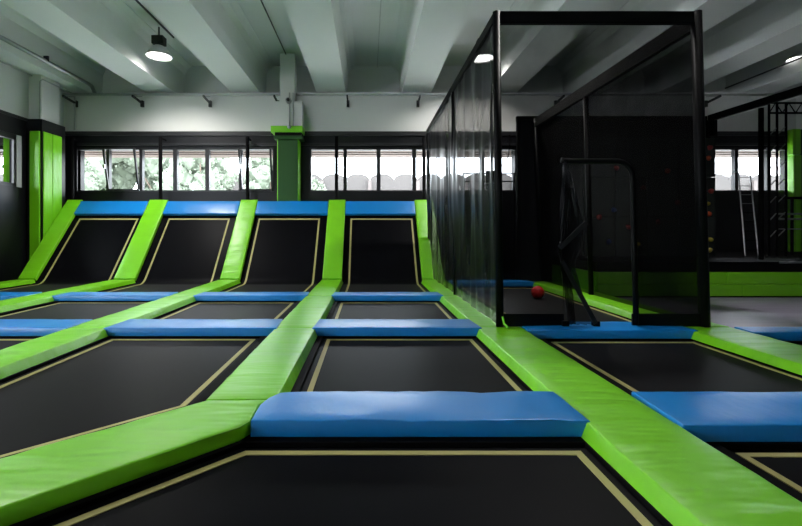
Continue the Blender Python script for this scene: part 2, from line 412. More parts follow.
# ================================================================== GREEN AND BLUE PADS
RG = 'green pads along the trampoline lanes'
def rail(k, y0, y1, where, seed, near_x=None, far_x=None):
    a, b = RAIL[k]
    o = pad('green_pad', [(a, y0), (a, y1)], [(b, y0), (b, y1)], GREEN, seed=seed, wav=.005, flare=.028)
    return tag(o, where, 'pad', RG)
rail(2, 2.635, 4.60, 'flat green pad in the middle of the hall, just behind the near blue pad', 1)
rail(2, 4.61, 6.88, 'flat green pad in the middle lane line, second away from the camera', 2)
rail(2, 6.89, 9.27, 'flat green pad at the foot of the slope in the middle of the hall', 3)
rail(3, 1.05, 4.60, 'long green pad with creased side in the left foreground beyond the diagonal pad', 4)
rail(3, 4.61, 6.88, 'flat green pad in the third line from the left wall, between the two blue rows', 5)
rail(3, 6.89, 9.27, 'flat green pad at the foot of the third slope pad from the left wall', 6)
rail(4, 4.61, 6.88, 'short green pad running out of the left edge of the photo, upper of two', 7)
rail(4, 6.89, 9.27, 'flat green pad at the foot of the second slope pad from the left wall', 8)
rail(5, 6.89, 9.27, 'flat green pad nearest to the left wall, at the foot of its slope pad', 9)
rail(1, .55, 4.62, 'wide green pad in the right foreground running up to the net cage', 10)
rail(1, 4.63, 6.88, 'green pad under the draped left side of the net cage', 11)
rail(1, 6.89, 9.27, 'flat green pad at the back end of the left cage side, foot of the slope', 12)
rail(0, 1.8, 4.64, 'green pad on the right edge of the photo in front of the cage post', 13)
rail(0, 4.65, 8.9, 'green pad inside the cage along its right side', 14)

# diagonal pad in the foreground
c0, c1 = (-.63, 2.305), (-.955, 2.63)
def diag_place(p):
    # p.x across (0..1 scaled), p.y along; local frame along direction (-1,-1)
    return p
dl = 3.2
bm = B()
o = pad('diagonal_green_pad', [(-.955-dl, 2.625-dl), (-.955, 2.625)], [(-.625-dl, 2.30-dl), (-.628, 2.30), (-.632, 2.56), (-.59, 2.625)], GREEN, seed=21, wav=.004)
tag(o, 'green pad lying diagonally across the lower left corner of the photo', 'pad', RG)

BG = 'blue pads across the trampoline lanes'
def blue(l, r, label, seed, wav=.005):
    return tag(pad('blue_pad', l, r, BLUE, seed=seed, wav=wav, ztop=-.988, h=.085), label, 'pad', BG)
def brow(x0, x1, y0, y1, label, seed, ins=.03):
    return blue([(x0-.03, y0), (x0-.005, y1)], [(x1+.035, y0), (x1+.01, y1)], label, seed)
blue([(-.615, 2.305), (-.62, 2.56), (-.545, 2.73)], [(1.165, 2.305), (1.15, 2.73)], 'large blue pad in the centre foreground with a rumpled top', 31, .011)
brow(-.545, 1.14, 4.54, 5.0, 'blue pad across the middle lane, second from the camera', 32)
brow(-.545, 1.14, 6.86, 7.26, 'blue pad across the middle lane just before its slope', 33)
brow(-2.70, -.98, 4.54, 5.0, 'blue pad just left of the middle green pads, nearer of two', 34)
brow(-2.70, -.98, 6.86, 7.26, 'blue pad just left of the middle green pads, farther of two', 35)
brow(-4.90, -3.14, 4.54, 5.0, 'blue pad at the left edge of the photo, nearer of two', 36)
brow(-4.90, -3.14, 6.86, 7.26, 'blue pad in the second lane from the left wall, at the foot of its slope', 37)
brow(-7.03, -5.39, 6.86, 7.26, 'blue pad at the left edge of the photo, farther of two', 38)
brow(1.64, 3.29, 4.43, 4.86, 'blue pad at the threshold of the net cage under the door', 39)
brow(1.64, 5.6, 2.25, 2.73, 'wide blue pad at the right edge of the foreground', 40)
brow(3.835, 8.6, 4.34, 4.60, 'blue pad right of the cage along the grey floor', 41)
brow(1.64, 3.265, 8.70, 9.08, 'blue pad at the far end inside the net cage', 42)

# slope pads
SG = 'green pads going up the slope'
snames = {5: 'sloping green pad beside the left wall', 4: 'sloping green pad second from the left wall', 3: 'sloping green pad third from the left wall', 2: 'sloping green pad in the middle below the right window group', 1: 'sloping green pad half behind the draped cage net'}
for k in (5, 4, 3, 2, 1):
    a, b = RAIL[k]
    tag(pad('sloping_green_pad', [(a+.005, .02), (a+.005, SL+.05)], [(b-.005, .02), (b-.005, SL+.05)], GREEN, place=on_slope, seed=50+k, wav=.006), snames[k], 'pad', SG)
TG = 'blue pads along the top of the slope'
tn = ['blue pad on top of the leftmost slope', 'blue pad on top of the second slope from the left', 'blue pad on top of the third slope from the left', 'blue pad on top of the middle slope next to the cage']
cols = [(-7.05, -5.38), (-4.92, -3.13), (-2.71, -.97), (-.55, 1.145)]
for i, (a, b) in enumerate(cols):
    tag(pad('top_blue_pad', [(a+.005, SL-.42), (a+.005, SL)], [(b-.005, SL-.42), (b-.005, SL)], BLUE, place=on_slope, seed=60+i, wav=.005), tn[i], 'pad', TG)

# ================================================================== TRAMPOLINES
FG = 'flat black trampolines'
def inset(poly, d):
    """moves every edge of a counter-clockwise convex polygon inwards by d"""
    n = len(poly); out = []
    for i in range(n):
        a, b, c = Vector(poly[i-1]), Vector(poly[i]), Vector(poly[(i+1) % n])
        n1 = Vector((-(b-a).y, (b-a).x)).normalized(); n2 = Vector((-(c-b).y, (c-b).x)).normalized()
        k = d/(1+n1.dot(n2)); out.append((b.x+(n1+n2).x*k, b.y+(n1+n2).y*k))
    return out
LWD = .038
def trampoline(outer, line, label):
    """outer: polygon on the centre lines of the pads; line: outer edge of the yellow border; both counter-clockwise"""
    cx = sum(p[0] for p in line)/len(line); cy = sum(p[1] for p in line)/len(line)
    t = thing('trampoline', label, 'trampoline', (cx, cy, ZF), FG)
    inner = inset(line, -.045)
    bm = B(); ring(bm, outer, inner, ZF, ZP); obj('frame', bm, FRAME, t)
    bm = B(); prism(bm, inner, ZB-.015, ZB); obj('jumping_mat', bm, MESH, t)
    bm = B(); ring(bm, line, inset(line, LWD), ZB, ZB+.004); obj('border_line', bm, LINE, t)
    return t
def rect(x0, x1, y0, y1): return [(x0, y0), (x1, y0), (x1, y1), (x0, y1)]
cc = {k: sum(v)/2 for k, v in RAIL.items()}
YN = {'D': (-.42, 1.065), 'C': (-2.62, -1.15), 'B': (-4.78, -3.31), 'A': (-6.9, -5.5), 'E': (1.825, 3.25)}
def cell(k0, k1, c, y0, y1, ly0, ly1, label):
    return trampoline(rect(cc[k0]+.002, cc[k1]-.002, y0+.002, y1-.002), rect(*YN[c], ly0, ly1), label)
trampoline([(-4.05, -1.25), (cc[1], -1.25), (cc[1], 2.5), (-.70, 2.5)], [(-3.79, -1.0), (1.065, -1.0), (1.065, 2.205), (-.615, 2.205)], 'black trampoline nearest the camera along the bottom of the photo')
cell(2, 1, 'D', 2.5, 4.75, 2.86, 4.50, 'black trampoline in the middle lane between the first and second blue pads')
cell(2, 1, 'D', 4.75, 7.05, 5.08, 6.83, 'shallow black trampoline in the middle lane between the second and third blue pads')
trampoline([(cc[3]+.002, .88), (cc[2]-.002, 2.93), (cc[2]-.002, 4.748), (cc[3]+.002, 4.748)], [(-2.62, 1.29), (-1.15, 2.76), (-1.15, 4.50), (-2.62, 4.50)], 'large black trampoline left of the middle green pads behind the diagonal pad')
cell(3, 2, 'C', 4.75, 7.05, 5.08, 6.83, 'black trampoline left of the middle pads between two blue pads')
cell(4, 3, 'B', 2.5, 4.75, 2.86, 4.50, 'black trampoline cut by the left edge of the photo, nearest one')
cell(4, 3, 'B', 4.75, 7.05, 5.08, 6.83, 'black trampoline near the left edge between two blue pads')
cell(5, 4, 'A', 4.75, 7.05, 5.08, 6.83, 'sliver of black trampoline at the far left edge below the farthest blue pad')
cell(1, 0, 'E', -.9, 2.5, -.6, 2.185, 'black trampoline in the lower right corner of the photo')
cell(1, 0, 'E', 2.5, 4.65, 2.86, 4.39, 'black trampoline directly in front of the net cage')
cell(1, 0, 'E', 4.652, 8.9, 4.95, 8.60, 'long black trampoline lane inside the net cage')
trampoline(rect(cc[0]+.002, 6.6, 2.0, 4.47), rect(3.98, 6.4, 2.3, 4.26), 'black trampoline at the right edge below the narrow blue pad')

def slope_pt(x, s, h):      # s<0: the flat part in front
    r = .14
    if s < -r: return (x, SB[0]+.045+s, -1.0+h)
    if s > r: return (x, SB[0]+.045*0 + SD[0]*s + SN[0]*h, SB[1]+SD[1]*s+SN[1]*h)
    a = slope_pt(x, -r-1e-4, h); c = slope_pt(x, r+1e-4, h); b = (x, SB[0]+.05, -1.0+h); t = (s+r)/(2*r)
    return tuple((1-t)**2*a[i]+2*t*(1-t)*b[i]+t*t*c[i] for i in range(3))
def strip(bm, x0, x1, ss, h, th=.004):
    R = []
    for s in ss:
        R.append([bm.verts.new(P(slope_pt(x, s, hh))) for x, hh in ((x0, h), (x1, h), (x1, h-th), (x0, h-th))])
    for a, b in zip(R, R[1:]):
        for i in range(4): bm.faces.new((a[i], a[(i+1) % 4], b[(i+1) % 4], b[i]))
    bm.faces.new(R[0]); bm.faces.new(R[-1][::-1])
stn = ['inclined black trampoline in the leftmost lane', 'inclined black trampoline in the second lane from the left', 'inclined black trampoline in the third lane from the left', 'inclined black trampoline straight ahead beside the cage']
lanes = [(5, 4, 'A'), (4, 3, 'B'), (3, 2, 'C'), (2, 1, 'D')]
base = [-2.2, -1.6, -1.0, -.6, -.35] + [-.15+.03*i for i in range(11)] + [.35]
for i, (k0, k1, c) in enumerate(lanes):
    a, b = RAIL[k0][1], RAIL[k1][0]; l0, l1 = YN[c]
    if c == 'A': l0, l1 = -6.92, -5.50
    t = thing('inclined_trampoline', stn[i], 'trampoline', ((a+b)/2, 9.3, ZF), 'inclined trampolines at the back wall')
    ss = base + [SL-.3]
    bm = B(); strip(bm, a-.03, b+.03, ss, -.1, .015); obj('jumping_mat', bm, MESH, t, smooth=False)
    bm = B(); top = SL-.49; ss2 = [s for s in base] + [top]
    strip(bm, l0, l0+LWD, ss2, -.096); strip(bm, l1-LWD, l1, ss2, -.096)
    strip(bm, l0+LWD, l1-LWD, [top-LWD*1.2, top], -.096); obj('border_line', bm, LINE, t)
    bm = B(); m0, m1 = cc[k0]+.002, cc[k1]-.002
    for q in ((m0, a-.03), (b+.03, m1)):
        box(bm, q[0], q[1], 7.06, 9.20, ZF, ZP)
        for s0, s1 in ((.12, SL-.04),):
            vs = []
            for s, h in ((s0, -.085), (s1, -.085), (s1, -.25), (s0, -.25)):
                for x in q: vs.append(bm.verts.new(P(on_slope((x, s, h-1)))))
            for f in ((0, 1, 3, 2), (2, 3, 5, 4), (4, 5, 7, 6), (6, 7, 1, 0), (0, 2, 4, 6), (1, 7, 5, 3)): bm.faces.new([vs[z] for z in f])
        box(bm, q[0], q[1], 10.72, 10.84, ZF, .45)
    vs = []
    for s, h in ((SL-.36, -.09), (SL-.04, -.09), (SL-.04, -.25), (SL-.36, -.25)):
        for x in (a-.03, b+.03): vs.append(bm.verts.new(P(on_slope((x, s, h-1)))))
    for f in ((0, 1, 3, 2), (2, 3, 5, 4), (4, 5, 7, 6), (6, 7, 1, 0), (0, 2, 4, 6), (1, 7, 5, 3)): bm.faces.new([vs[z] for z in f])
    obj('frame', bm, FRAME, t)

# thin black posts standing behind the slope
pl = ['thin black post rising from the second sloping green pad from the left', 'thin black post rising from the third sloping green pad from the left', 'thin black post rising from the middle sloping green pad', 'thin black post close to the back left corner of the cage', 'dark post in the back left corner between green padding and windows']
for i, px in enumerate((160.5, 247.5, 336.5, 424, 72)):
    x = (px-368)/440*10.98; t = thing('steel_post', pl[i], 'post', (x, 10.98, ZF), 'thin posts behind the slope')
    bm = B(); tube(bm, [(x, 10.98, ZF+.02), (x, 10.98, 2.38)], .045, 10); obj('pole', bm, FRAME, t, smooth=True)
    bm = B(); box(bm, x-.09, x+.09, 10.89, 11.07, ZF, ZF+.02); obj('foot_plate', bm, FRAME, t)
    bm = B(); bar(bm, (x, 10.98, 2.34), (x, 11.26, 2.34), .04, .04); obj('wall_bracket', bm, FRAME, t)

# green padding of the corner column and of the middle pier
t = thing('column_padding', 'tall green padding wrapped round the column in the back left corner', 'padding', (-7.6, 10.1, ZF))
bm = B(); box(bm, -7.70, -7.47, 10.0, 10.04, ZF, ZT-.27); obj('front_pad', bm, GREEN, t, bevel=.015)
bm = B(); box(bm, -7.44, -7.41, 10.06, 10.34, ZF, ZT-.27); obj('side_pad', bm, GREEN, t, bevel=.015)
bm = B(); box(bm, -7.44, -7.41, 10.35, 10.66, ZF, ZT-.27); obj('side_pad', bm, GREEN, t, bevel=.015)
bm = B(); box(bm, -7.795, -7.501, 10.04, 10.099, ZF, ZT+.01); box(bm, -7.499, -7.44, 10.04, 10.81, ZF, ZT+.01); obj('black_backing', bm, BLACKWALL, t)
t = thing('column_padding', 'green padding on the pier between the two groups of back windows', 'padding', (-2.0, 11.1, ZF))
bm = B(); box(bm, -2.26, -1.72, 10.93, 11.29, ZF, 2.30); obj('padded_body', bm, GREEN, t, bevel=.02)
bm = B(); box(bm, -2.235, -1.745, 10.918, 10.935, ZF, 2.29); obj('front_panel', bm, DGREEN, t, bevel=.005)
bm = B(); box(bm, -2.33, -1.63, 10.88, 11.29, 2.30, 2.39); obj('padded_flange', bm, DGREEN, t, bevel=.015)
bm = B(); box(bm, -2.31, -1.65, 10.91, 11.29, 2.39, 2.47); obj('black_band', bm, BLACKVINYL, t)
bm = B(); box(bm, -2.41, -1.62, 10.88, 11.29, 2.47, 2.63); obj('padded_cap', bm, GREEN, t, bevel=.015)

# ================================================================== NET CAGE
CY = 4.64; CT = 2.32
XL, XR = 1.39, 3.55; XLt, XRt = 1.355, 3.46
cage = thing('net_cage', 'tall black net cage with a doorway standing over the right lane', 'net cage', (2.47, CY, -1.0))
def xl(z): return XL + (XLt-XL)*(z+1)/(CT+1)
def xr(z): return XR + (XRt-XR)*(z+1)/(CT+1)
YLB, YRB = 10.0, 9.0
YM = 7.0
for nm, pts, w in (('corner_post', [(XL, CY, -.995), (XLt, CY, CT)], .075), ('corner_post', [(XR, CY, -.995), (XRt, CY, CT)], .095),
                   ('corner_post', [(XL, YLB, -.15), (XLt, YLB, CT)], .06), ('corner_post', [(XR, YRB, -.5), (XRt-.03, YRB, CT)], .07),
                   ('middle_post', [(XL, YM, -.995), (XLt, YM, CT)], .06), ('middle_post', [(XR, YM, -.995), (XRt, YM, CT)], .07)):
    bm = B(); tube(bm, pts, w*.55, 12); obj(nm, bm, BLACKVINYL, cage, smooth=True)
bm = B(); box(bm, XLt-.03, XRt+.03, CY-.03, CY+.03, CT-.13, CT); obj('top_beam', bm, BLACKVINYL, cage, bevel=.01)
bm = B(); bar(bm, (XLt, CY, CT-.05), (XLt, YLB, CT-.05), .06, .10); obj('top_beam', bm, BLACKVINYL, cage)
bm = B(); bar(bm, (XRt, CY, CT-.09), (XRt-.03, YRB, CT-.09), .06, .18); obj('top_beam', bm, BLACKVINYL, cage)

def wavy(bm, path, z0, z1, nz, amp, top_amp=.3, seed=0, s_step=.03, freq=5.5, zfun=None):
    """draped net along a plan path [(x,y)...] with vertical folds"""
    L = [0]
    for a, b in zip(path, path[1:]): L.append(L[-1]+math.dist(a, b))
    n = int(L[-1]/s_step); cols_ = []
    for i in range(n+1):
        s = L[-1]*i/n; k = max(j for j in range(len(L)-1) if L[j] <= s+1e-9); t = (s-L[k])/(L[k+1]-L[k])
        a, b = path[k], path[k+1]; px, py = a[0]+(b[0]-a[0])*t, a[1]+(b[1]-a[1])*t
        d = Vector((b[0]-a[0], b[1]-a[1])).normalized(); nx, ny = -d.y, d.x
        col = []
        for j in range(nz+1):
            zl = max(z0, -1+(py-9.28)*1.158+.02) if z0 > -1 else z0
            f = j/nz; z = zl+(z1-zl)*f
            w = math.sin(s*freq*2 + 2.2*noise.noise(Vector((s*1.1, seed, f*.7)))*2) * .6 + .8*noise.noise(Vector((s*freq*1.3, f*1.2, seed+3)))
            w *= amp*(1-(1-top_amp)*abs(2*f-1)**2)
            lean = (f)*(XLt-XL) if zfun is None else zfun(f)
            col.append(bm.verts.new(P((px+nx*w+lean, py+ny*w, z))))
        cols_.append(col)
    for a, b in zip(cols_, cols_[1:]):
        for j in range(nz): bm.faces.new((a[j], b[j], b[j+1], a[j+1]))
bm = B(); wavy(bm, [(XL, CY+.02), (XL, YLB)], -.99, CT-.06, 24, .055, seed=1, freq=4.2)
obj('draped_side_net', bm, SIDENET, cage, smooth=True, norm=False)
bm = B(); wavy(bm, [(XR, CY+.02), (XR, YRB)], -.99, CT-.1, 10, .012, seed=9, freq=3, s_step=.08, zfun=lambda f: f*(XRt-XR))
obj('side_net', bm, NET, cage, smooth=True, norm=False)
# front net with the doorway cut out
DX0, DX1, DZ = 2.065, 2.79, .745
bm = B(); r = .17
def fv(x, z): return bm.verts.new(P((x, CY, z)))
arc = [(DX1-r+r*math.sin(a), DZ-r+r*math.cos(a)) for a in [i*math.pi/16 for i in range(9)]]
prof = [(xl(-1), -1.0), (DX0, -1.0), (DX0, DZ)] + arc + [(DX1, -1.0), (xr(-1), -1.0), (xr(CT-.12), CT-.12), (xl(CT-.12), CT-.12)]
face = bm.faces.new([fv(*p) for p in prof]); bm.normal_update(); bmesh.ops.triangulate(bm, faces=[face])
obj('front_net', bm, NET, cage)
bm = B(); tube(bm, [(DX0-.03, CY-.005, DZ+.01)] + [(DX0+.1, CY-.005, DZ)] + [(x, CY-.005, z) for x, z in arc] + [(DX1+.005, CY-.005, .2), (DX1+.02, CY-.005, -.4), (DX1+.035, CY-.005, -.97)], .028, 8)
obj('doorway_binding', bm, BLACKVINYL, cage, smooth=True)
for x0, x1 in ((XL+.03, DX0), (DX1-.01, XR-.03)):
    bm = B(); box(bm, x0, x1, CY-.012, CY+.012, -.995, -.86); obj('bottom_band', bm, BLACKVINYL, cage, bevel=.008)
# gathered door curtain hanging from the upper left corner of the doorway
def drape(bm, outline, ny=18, amp=.035, seed=0, y=CY-.03):
    """outline: [(z, xl, xr)] from top to bottom"""
    rows = []
    for i in range(ny*3+1):
        z = outline[0][0] + (outline[-1][0]-outline[0][0])*i/(ny*3)
        for a, b in zip(outline, outline[1:]):
            if a[0] >= z >= b[0]-1e-9: t = (a[0]-z)/(a[0]-b[0]); l = a[1]+(b[1]-a[1])*t; r_ = a[2]+(b[2]-a[2])*t; break
        rows.append([bm.verts.new(P((l+(r_-l)*u/14, y+amp*math.sin(u*1.9+seed+.8*math.sin(z*5)), z))) for u in range(15)])
    for a, b in zip(rows, rows[1:]):
        for u in range(14): bm.faces.new((a[u], a[u+1], b[u+1], b[u]))
d_ = None
bm = B(); drape(bm, [(.75, 2.055, 2.08), (.45, 2.03, 2.17), (.08, 2.01, 2.28), (-.14, 1.98, 2.24), (-.35, 2.02, 2.16), (-.6, 2.04, 2.24), (-.97, 2.07, 2.40)], amp=.03)
d_ = obj('door_curtain', bm, CURTAIN if False else DOORNET, cage, smooth=True, norm=False)
bm = B(); drape(bm, [(.74, 2.06, 2.075), (.3, 2.04, 2.12), (-.15, 1.99, 2.12), (-.5, 2.04, 2.12), (-.96, 2.09, 2.16)], amp=.02, seed=2, y=CY-.05)
obj('curtain_fold', bm, DOORNET, d_, smooth=True, norm=False)
bm = B(); bar(bm, (2.27, CY-.075, .10), (1.99, CY-.075, -.17), .012, .05); obj('strap', bm, STRAP, d_)
bm = B(); bar(bm, (2.01, CY-.085, -.30), (2.36, CY-.085, -.95), .012, .045); obj('strap', bm, STRAP, d_)
bm = B(); bar(bm, (2.12, CY-.08, .46), (2.16, CY-.08, .16), .012, .035); obj('strap', bm, STRAP, d_)
for x in (2.065, 2.385):
    bm = B(); box(bm, x-.035, x+.035, CY-.06, CY+.0, -.995, -.93); obj('curtain_weight', bm, BLACKVINYL, d_, bevel=.008)
bm = B(); tube(bm, [(1.40, CY-.06, -.88), (1.41, CY-.08, -.95), (1.44, CY-.12, -.985)], .012, 6); tag(obj('tie_cord', bm, GREEN), 'short green tie cord at the foot of the left front cage post', 'cord')

# back partition of the cages with its climbing wall
t = thing('black_partition', 'black curtained partition across the back of the cages', 'partition', (3.6, 9.12, ZF))
bm = B(); wavy(bm, [(3.10, 9.14), (3.84, 9.14)], -1.05, 2.3, 12, .03, seed=4, freq=4.5, zfun=lambda f: 0); obj('curtain', bm, CURTAIN, t, smooth=True, norm=False)
bm = B(); wavy(bm, [(3.84, 9.14), (4.4, 9.14)], -.49, 2.3, 12, .03, seed=5, freq=4.5, zfun=lambda f: 0); obj('curtain', bm, CURTAIN, t, smooth=True, norm=False)
bm = B(); box(bm, 3.08, 7.02, 9.10, 9.18, 2.30, 2.40); box(bm, 3.09, 3.15, 9.10, 9.18, ZF, 2.3); box(bm, 6.93, 7.05, 9.06, 9.2, 1.9, 2.3); obj('frame', bm, FRAME, t)
bm = B(); box(bm, 4.4, 6.93, 9.13, 9.16, 1.93, 2.30); obj('upper_panel', bm, BLACKVINYL, t)
t = thing('climbing_wall', 'dark climbing wall with coloured holds behind the net cage', 'climbing wall', (5.6, 9.1, -.505))
xs = [4.4, 5.05, 5.7, 6.35, 7.10]
for i in range(4):
    for j in range(3):
        bm = B(); box(bm, xs[i]+.008, xs[i+1]-.008, 8.98, 9.05, -.50+.81*j+.008, -.50+.81*(j+1)-.008); obj('wall_panel', bm, CLIMB, t, bevel=.006)
random.seed(8)
hl = [(x, z, c) for x, z, c in ((6.93, 1.50, 'orange'), (6.93, .37, 'orange'), (6.92, .58, 'yellow'), (6.95, -.36, 'yellow'), (6.98, .83, 'red'), (6.95, 1.72, 'red'), (6.97, -.15, 'yellow'),
      (5.05, 1.3, 'red'), (5.6, .9, 'red'), (5.9, .2, 'red'), (5.3, .1, 'red'), (4.7, .3, 'red'), (6.3, .6, 'red'), (4.9, -.2, 'blue'), (5.0, .45, 'blue'), (6.1, 1.25, 'orange'), (5.5, -.25, 'yellow'))]
for x, z, c in hl:
    bm = B(); ball(bm, (x, 8.95, z), .05, 10, 7)
    for v in bm.verts: v.co += Vector((0, 0, 0)) + .02*U*noise.noise_vector(v.co*9)
    tag(obj('climbing_hold', bm, HOLD[c], t, smooth=True), None, None) if False else obj('climbing_hold', bm, HOLD[c], t, smooth=True)

# red ball
t = thing('basketball', 'red basketball lying on the black mat inside the net cage', 'ball', (2.80, 7.26, ZB))
bm = B(); ball(bm, (2.80, 7.26, ZB+.107), .105); obj('ball_skin', bm, RED, t, smooth=True)
bm = B()
for k in range(3):
    ax = [(1, 0, 0), (0, 1, 0), (.3, .4, 1)][k]; a = Vector(ax).normalized(); u = a.orthogonal().normalized(); v = a.cross(u)
    tube(bm, [tuple(Vector((2.80, 7.26, ZB+.107)) + (u*math.cos(q)+v*math.sin(q))*.1045) for q in [i*2*math.pi/32 for i in range(33)]], .0022, 5, caps=False)
obj('ball_seam', bm, BALLSEAM, t)

# hoop behind the left side of the cage
t = thing('basketball_hoop', 'dark basketball hoop and backboard seen through the left cage net', 'basketball hoop', (3.0, 10.4, ZF))
bm = B(); box(bm, 2.78, 3.08, 10.37, 10.41, 1.0, 1.45); obj('backboard', bm, FRAME, t, bevel=.03)
bm = B(); tube(bm, [(2.93, 10.5, ZF), (2.93, 10.5, 1.3), (2.93, 10.42, 1.3)], .035, 10); obj('pole', bm, FRAME, t)
bm = B(); tube(bm, [(2.84+.13*math.cos(a), 10.2+.13*math.sin(a), 1.12) for a in [i*math.pi/10 for i in range(21)]], .012, 6, caps=False); bar(bm, (2.84, 10.33, 1.12), (2.9, 10.38, 1.12), .04, .02); obj('rim', bm, STEEL, t)
bm = B(); lathe(bm, (2.84, 10.2, .85), [(.06, 0), (.08, .12), (.125, .27)], 16); obj('hoop_net', bm, HOOPNET, t)
t = thing('handrail', 'black handrail with two bars in front of the windows behind the cage', 'handrail', (3.0, 10.7, ZF))
for z in (1.42, 1.23):
    bm = B(); tube(bm, [(2.3, 10.7, z), (3.58, 10.7, z)], .016, 8); obj('rail', bm, FRAME, t)
for x in (2.32, 3.55):
    bm = B(); tube(bm, [(x, 10.7, ZF), (x, 10.7, 1.44)], .022, 8); obj('post', bm, FRAME, t)
bm = B(); tube(bm, [(3.62, 11.27, 2.5), (3.62, 11.25, 2.2), (3.58, 11.25, 1.9), (3.46, 11.25, 1.72), (3.36, 11.25, 1.66)], .014, 6); tag(obj('hanging_cable', bm, FRAME), 'curved black cable hanging in front of the window right of the cage post', 'cable')

# ================================================================== RIGHT SIDE: platform, second cage, ladder, truss
t = thing('padded_platform', 'raised platform with black top and bright green padded front at right', 'platform', (9, 8, ZB))
bm = B(); box(bm, 3.9, 15.97, 7.48, 11.25, ZF+.002, -.52); obj('platform_body', bm, FRAME, t)
bm = B(); box(bm, 3.86, 15.97, 7.38, 11.25, -.52, -.505); obj('platform_top', bm, FRAME, t)
bm = B(); box(bm, 3.86, 15.97, 7.40, 7.48, -.67, -.52); obj('black_edge_pad', bm, BLACKVINYL, t, bevel=.01)
def seams(edges, z0, z1):
    for a, b in zip(edges, edges[1:]):
        bm = B(); box(bm, a+.003, b-.003, 7.40, 7.48, z0, z1); obj('front_pad', bm, GREEN, t, bevel=.008)
seams([3.86, 4.6, 6.04, 8.2, 10.4, 12.6, 15.97], -.875, -.675); seams([3.86, 5.2, 6.30, 8.9, 11.2, 13.4, 15.97], -1.08, -.88)
for a, b in ((7.48, 8.2), (8.21, 9.1)):
    bm = B(); box(bm, 3.80, 3.875, a, b, -1.08, -.675); obj('side_pad', bm, GREEN, t, bevel=.008)
bm = B(); box(bm, 6.9, 15.97, 7.36, 7.385, -.525, -.495); obj('edge_strip', bm, ALU, t)

t = thing('side_net_frame', 'black steel net frame with a long top beam at the right edge of the photo', 'net frame', (7.2, 8.1, -.505))
bm = B(); bar(bm, (6.98, 9.0, CT), (7.22, 5.2, CT), .07, .13); obj('top_beam', bm, FRAME, t)
bm = B(); tube(bm, [(7.20, 8.06, -.505), (7.20, 8.06, CT-.05)], .042, 10); obj('post', bm, FRAME, t)
bm = B(); tube(bm, [(7.00, 8.93, 1.94), (7.00, 8.93, CT-.05)], .075, 10); obj('post', bm, FRAME, t)
bm = B(); vs = [bm.verts.new(P(p)) for p in ((7.0, 8.9, -.5), (7.2, 7.4, -.5), (7.2, 7.4, 2.25), (7.0, 8.9, 2.25))]; bm.faces.new(vs)
NET2 = net_mat('thin_black_net', .22, (.012, .012, .014), .5); obj('net', bm, NET2, t)

t = thing('ladder', 'narrow metal ladder leaning below the right hand window', 'ladder', (8.0, 9.6, -.505))
A0, A1 = (8.02, 9.35, -.505), (8.42, 10.0, 1.36); B0, B1 = (8.30, 9.35, -.505), (8.68, 10.0, 1.36)
for a, b in ((A0, A1), (B0, B1)):
    h = (b[0]-.02, b[1]+.12, b[2]+.03)
    bm = B(); tube(bm, [a, b, h], .013, 8); obj('stile', bm, ALU, t)
for k in range(9):
    f = (k+.6)/9.2; p = [A0[i]+(A1[i]-A0[i])*f for i in range(3)]; q = [B0[i]+(B1[i]-B0[i])*f for i in range(3)]
    bm = B(); tube(bm, [p, q], .008, 6); obj('rung', bm, FRAME if k < 5 else STEEL, t)

# lattice truss gantry
t = thing('truss_tower', 'black lattice truss gantry in front of the right green column', 'truss', (8.6, 9.0, -.505))
TY = 9.3
def XX(px, Y=TY): return (px-368)/440*Y
def ZZ(py, Y=TY): return (232-py)/440*Y
for x in (XX(769), XX(777), XX(786)):
    bm = B(); tube(bm, [(x, TY, -.505), (x, TY, ZZ(104))], .022, 8); obj('chord', bm, FRAME, t)
bm = B()
for z in (ZZ(103), ZZ(113)): tube(bm, [(XX(769), TY, z), (XX(860), TY, z)], .022, 8)
obj('top_chords', bm, FRAME, t)
for k in range(7):
    x = XX(769)+k*.28
    bm = B(); tube(bm, [(x, TY, ZZ(113)), (x+.14, TY, ZZ(103)), (x+.28, TY, ZZ(113))], .012, 6); obj('top_lattice', bm, FRAME, t)
for k in range(8):
    z = ZZ(204)+k*.36-.36*3
    if z < -.4: continue
    bm = B(); tube(bm, [(XX(769), TY, z), (XX(777), TY, z+.18)], .010, 6); tube(bm, [(XX(777), TY, z+.02), (XX(786), TY, z+.2)], .010, 6); obj('lattice_brace', bm, STEEL, t)
t = thing('barrier', 'pale double rail barrier at the right edge below the green column', 'barrier', (10.2, 9.6, -.505))
for py, rr in ((198, .03), (214, .022), (219, .022), (229, .012)):
    bm = B(); tube(bm, [(XX(778, 9.6), 9.6, ZZ(py, 9.6)), (XX(850, 9.6), 9.6, ZZ(py, 9.6))], rr, 8); obj('rail', bm, FRAME if py == 198 else STEEL, t)
for px in (792, 830):
    bm = B(); tube(bm, [(XX(px, 9.65), 9.65, -.505), (XX(px, 9.65), 9.65, ZZ(197, 9.65))], .03, 8); obj('post', bm, FRAME, t)
t = thing('column_padding', 'bright green column padding at the right edge beyond the truss', 'padding', (10.9, 11.1, -.505))
bm = B(); box(bm, X(794, 11.1), X(802, 11.1), 11.1, 11.28, -.5, 1.95); obj('padded_body', bm, GREEN, t, bevel=.02)
bm = B(); box(bm, X(792, 11.1), X(800, 11.1), 11.07, 11.28, 1.95, 2.6); obj('padded_cap', bm, GREEN, t, bevel=.02)
bm = B(); box(bm, X(802, 11.1)+.01, X(830, 10.9), 11.15, 11.28, -.5, 2.6); obj('dark_green_side', bm, DGREEN, t)

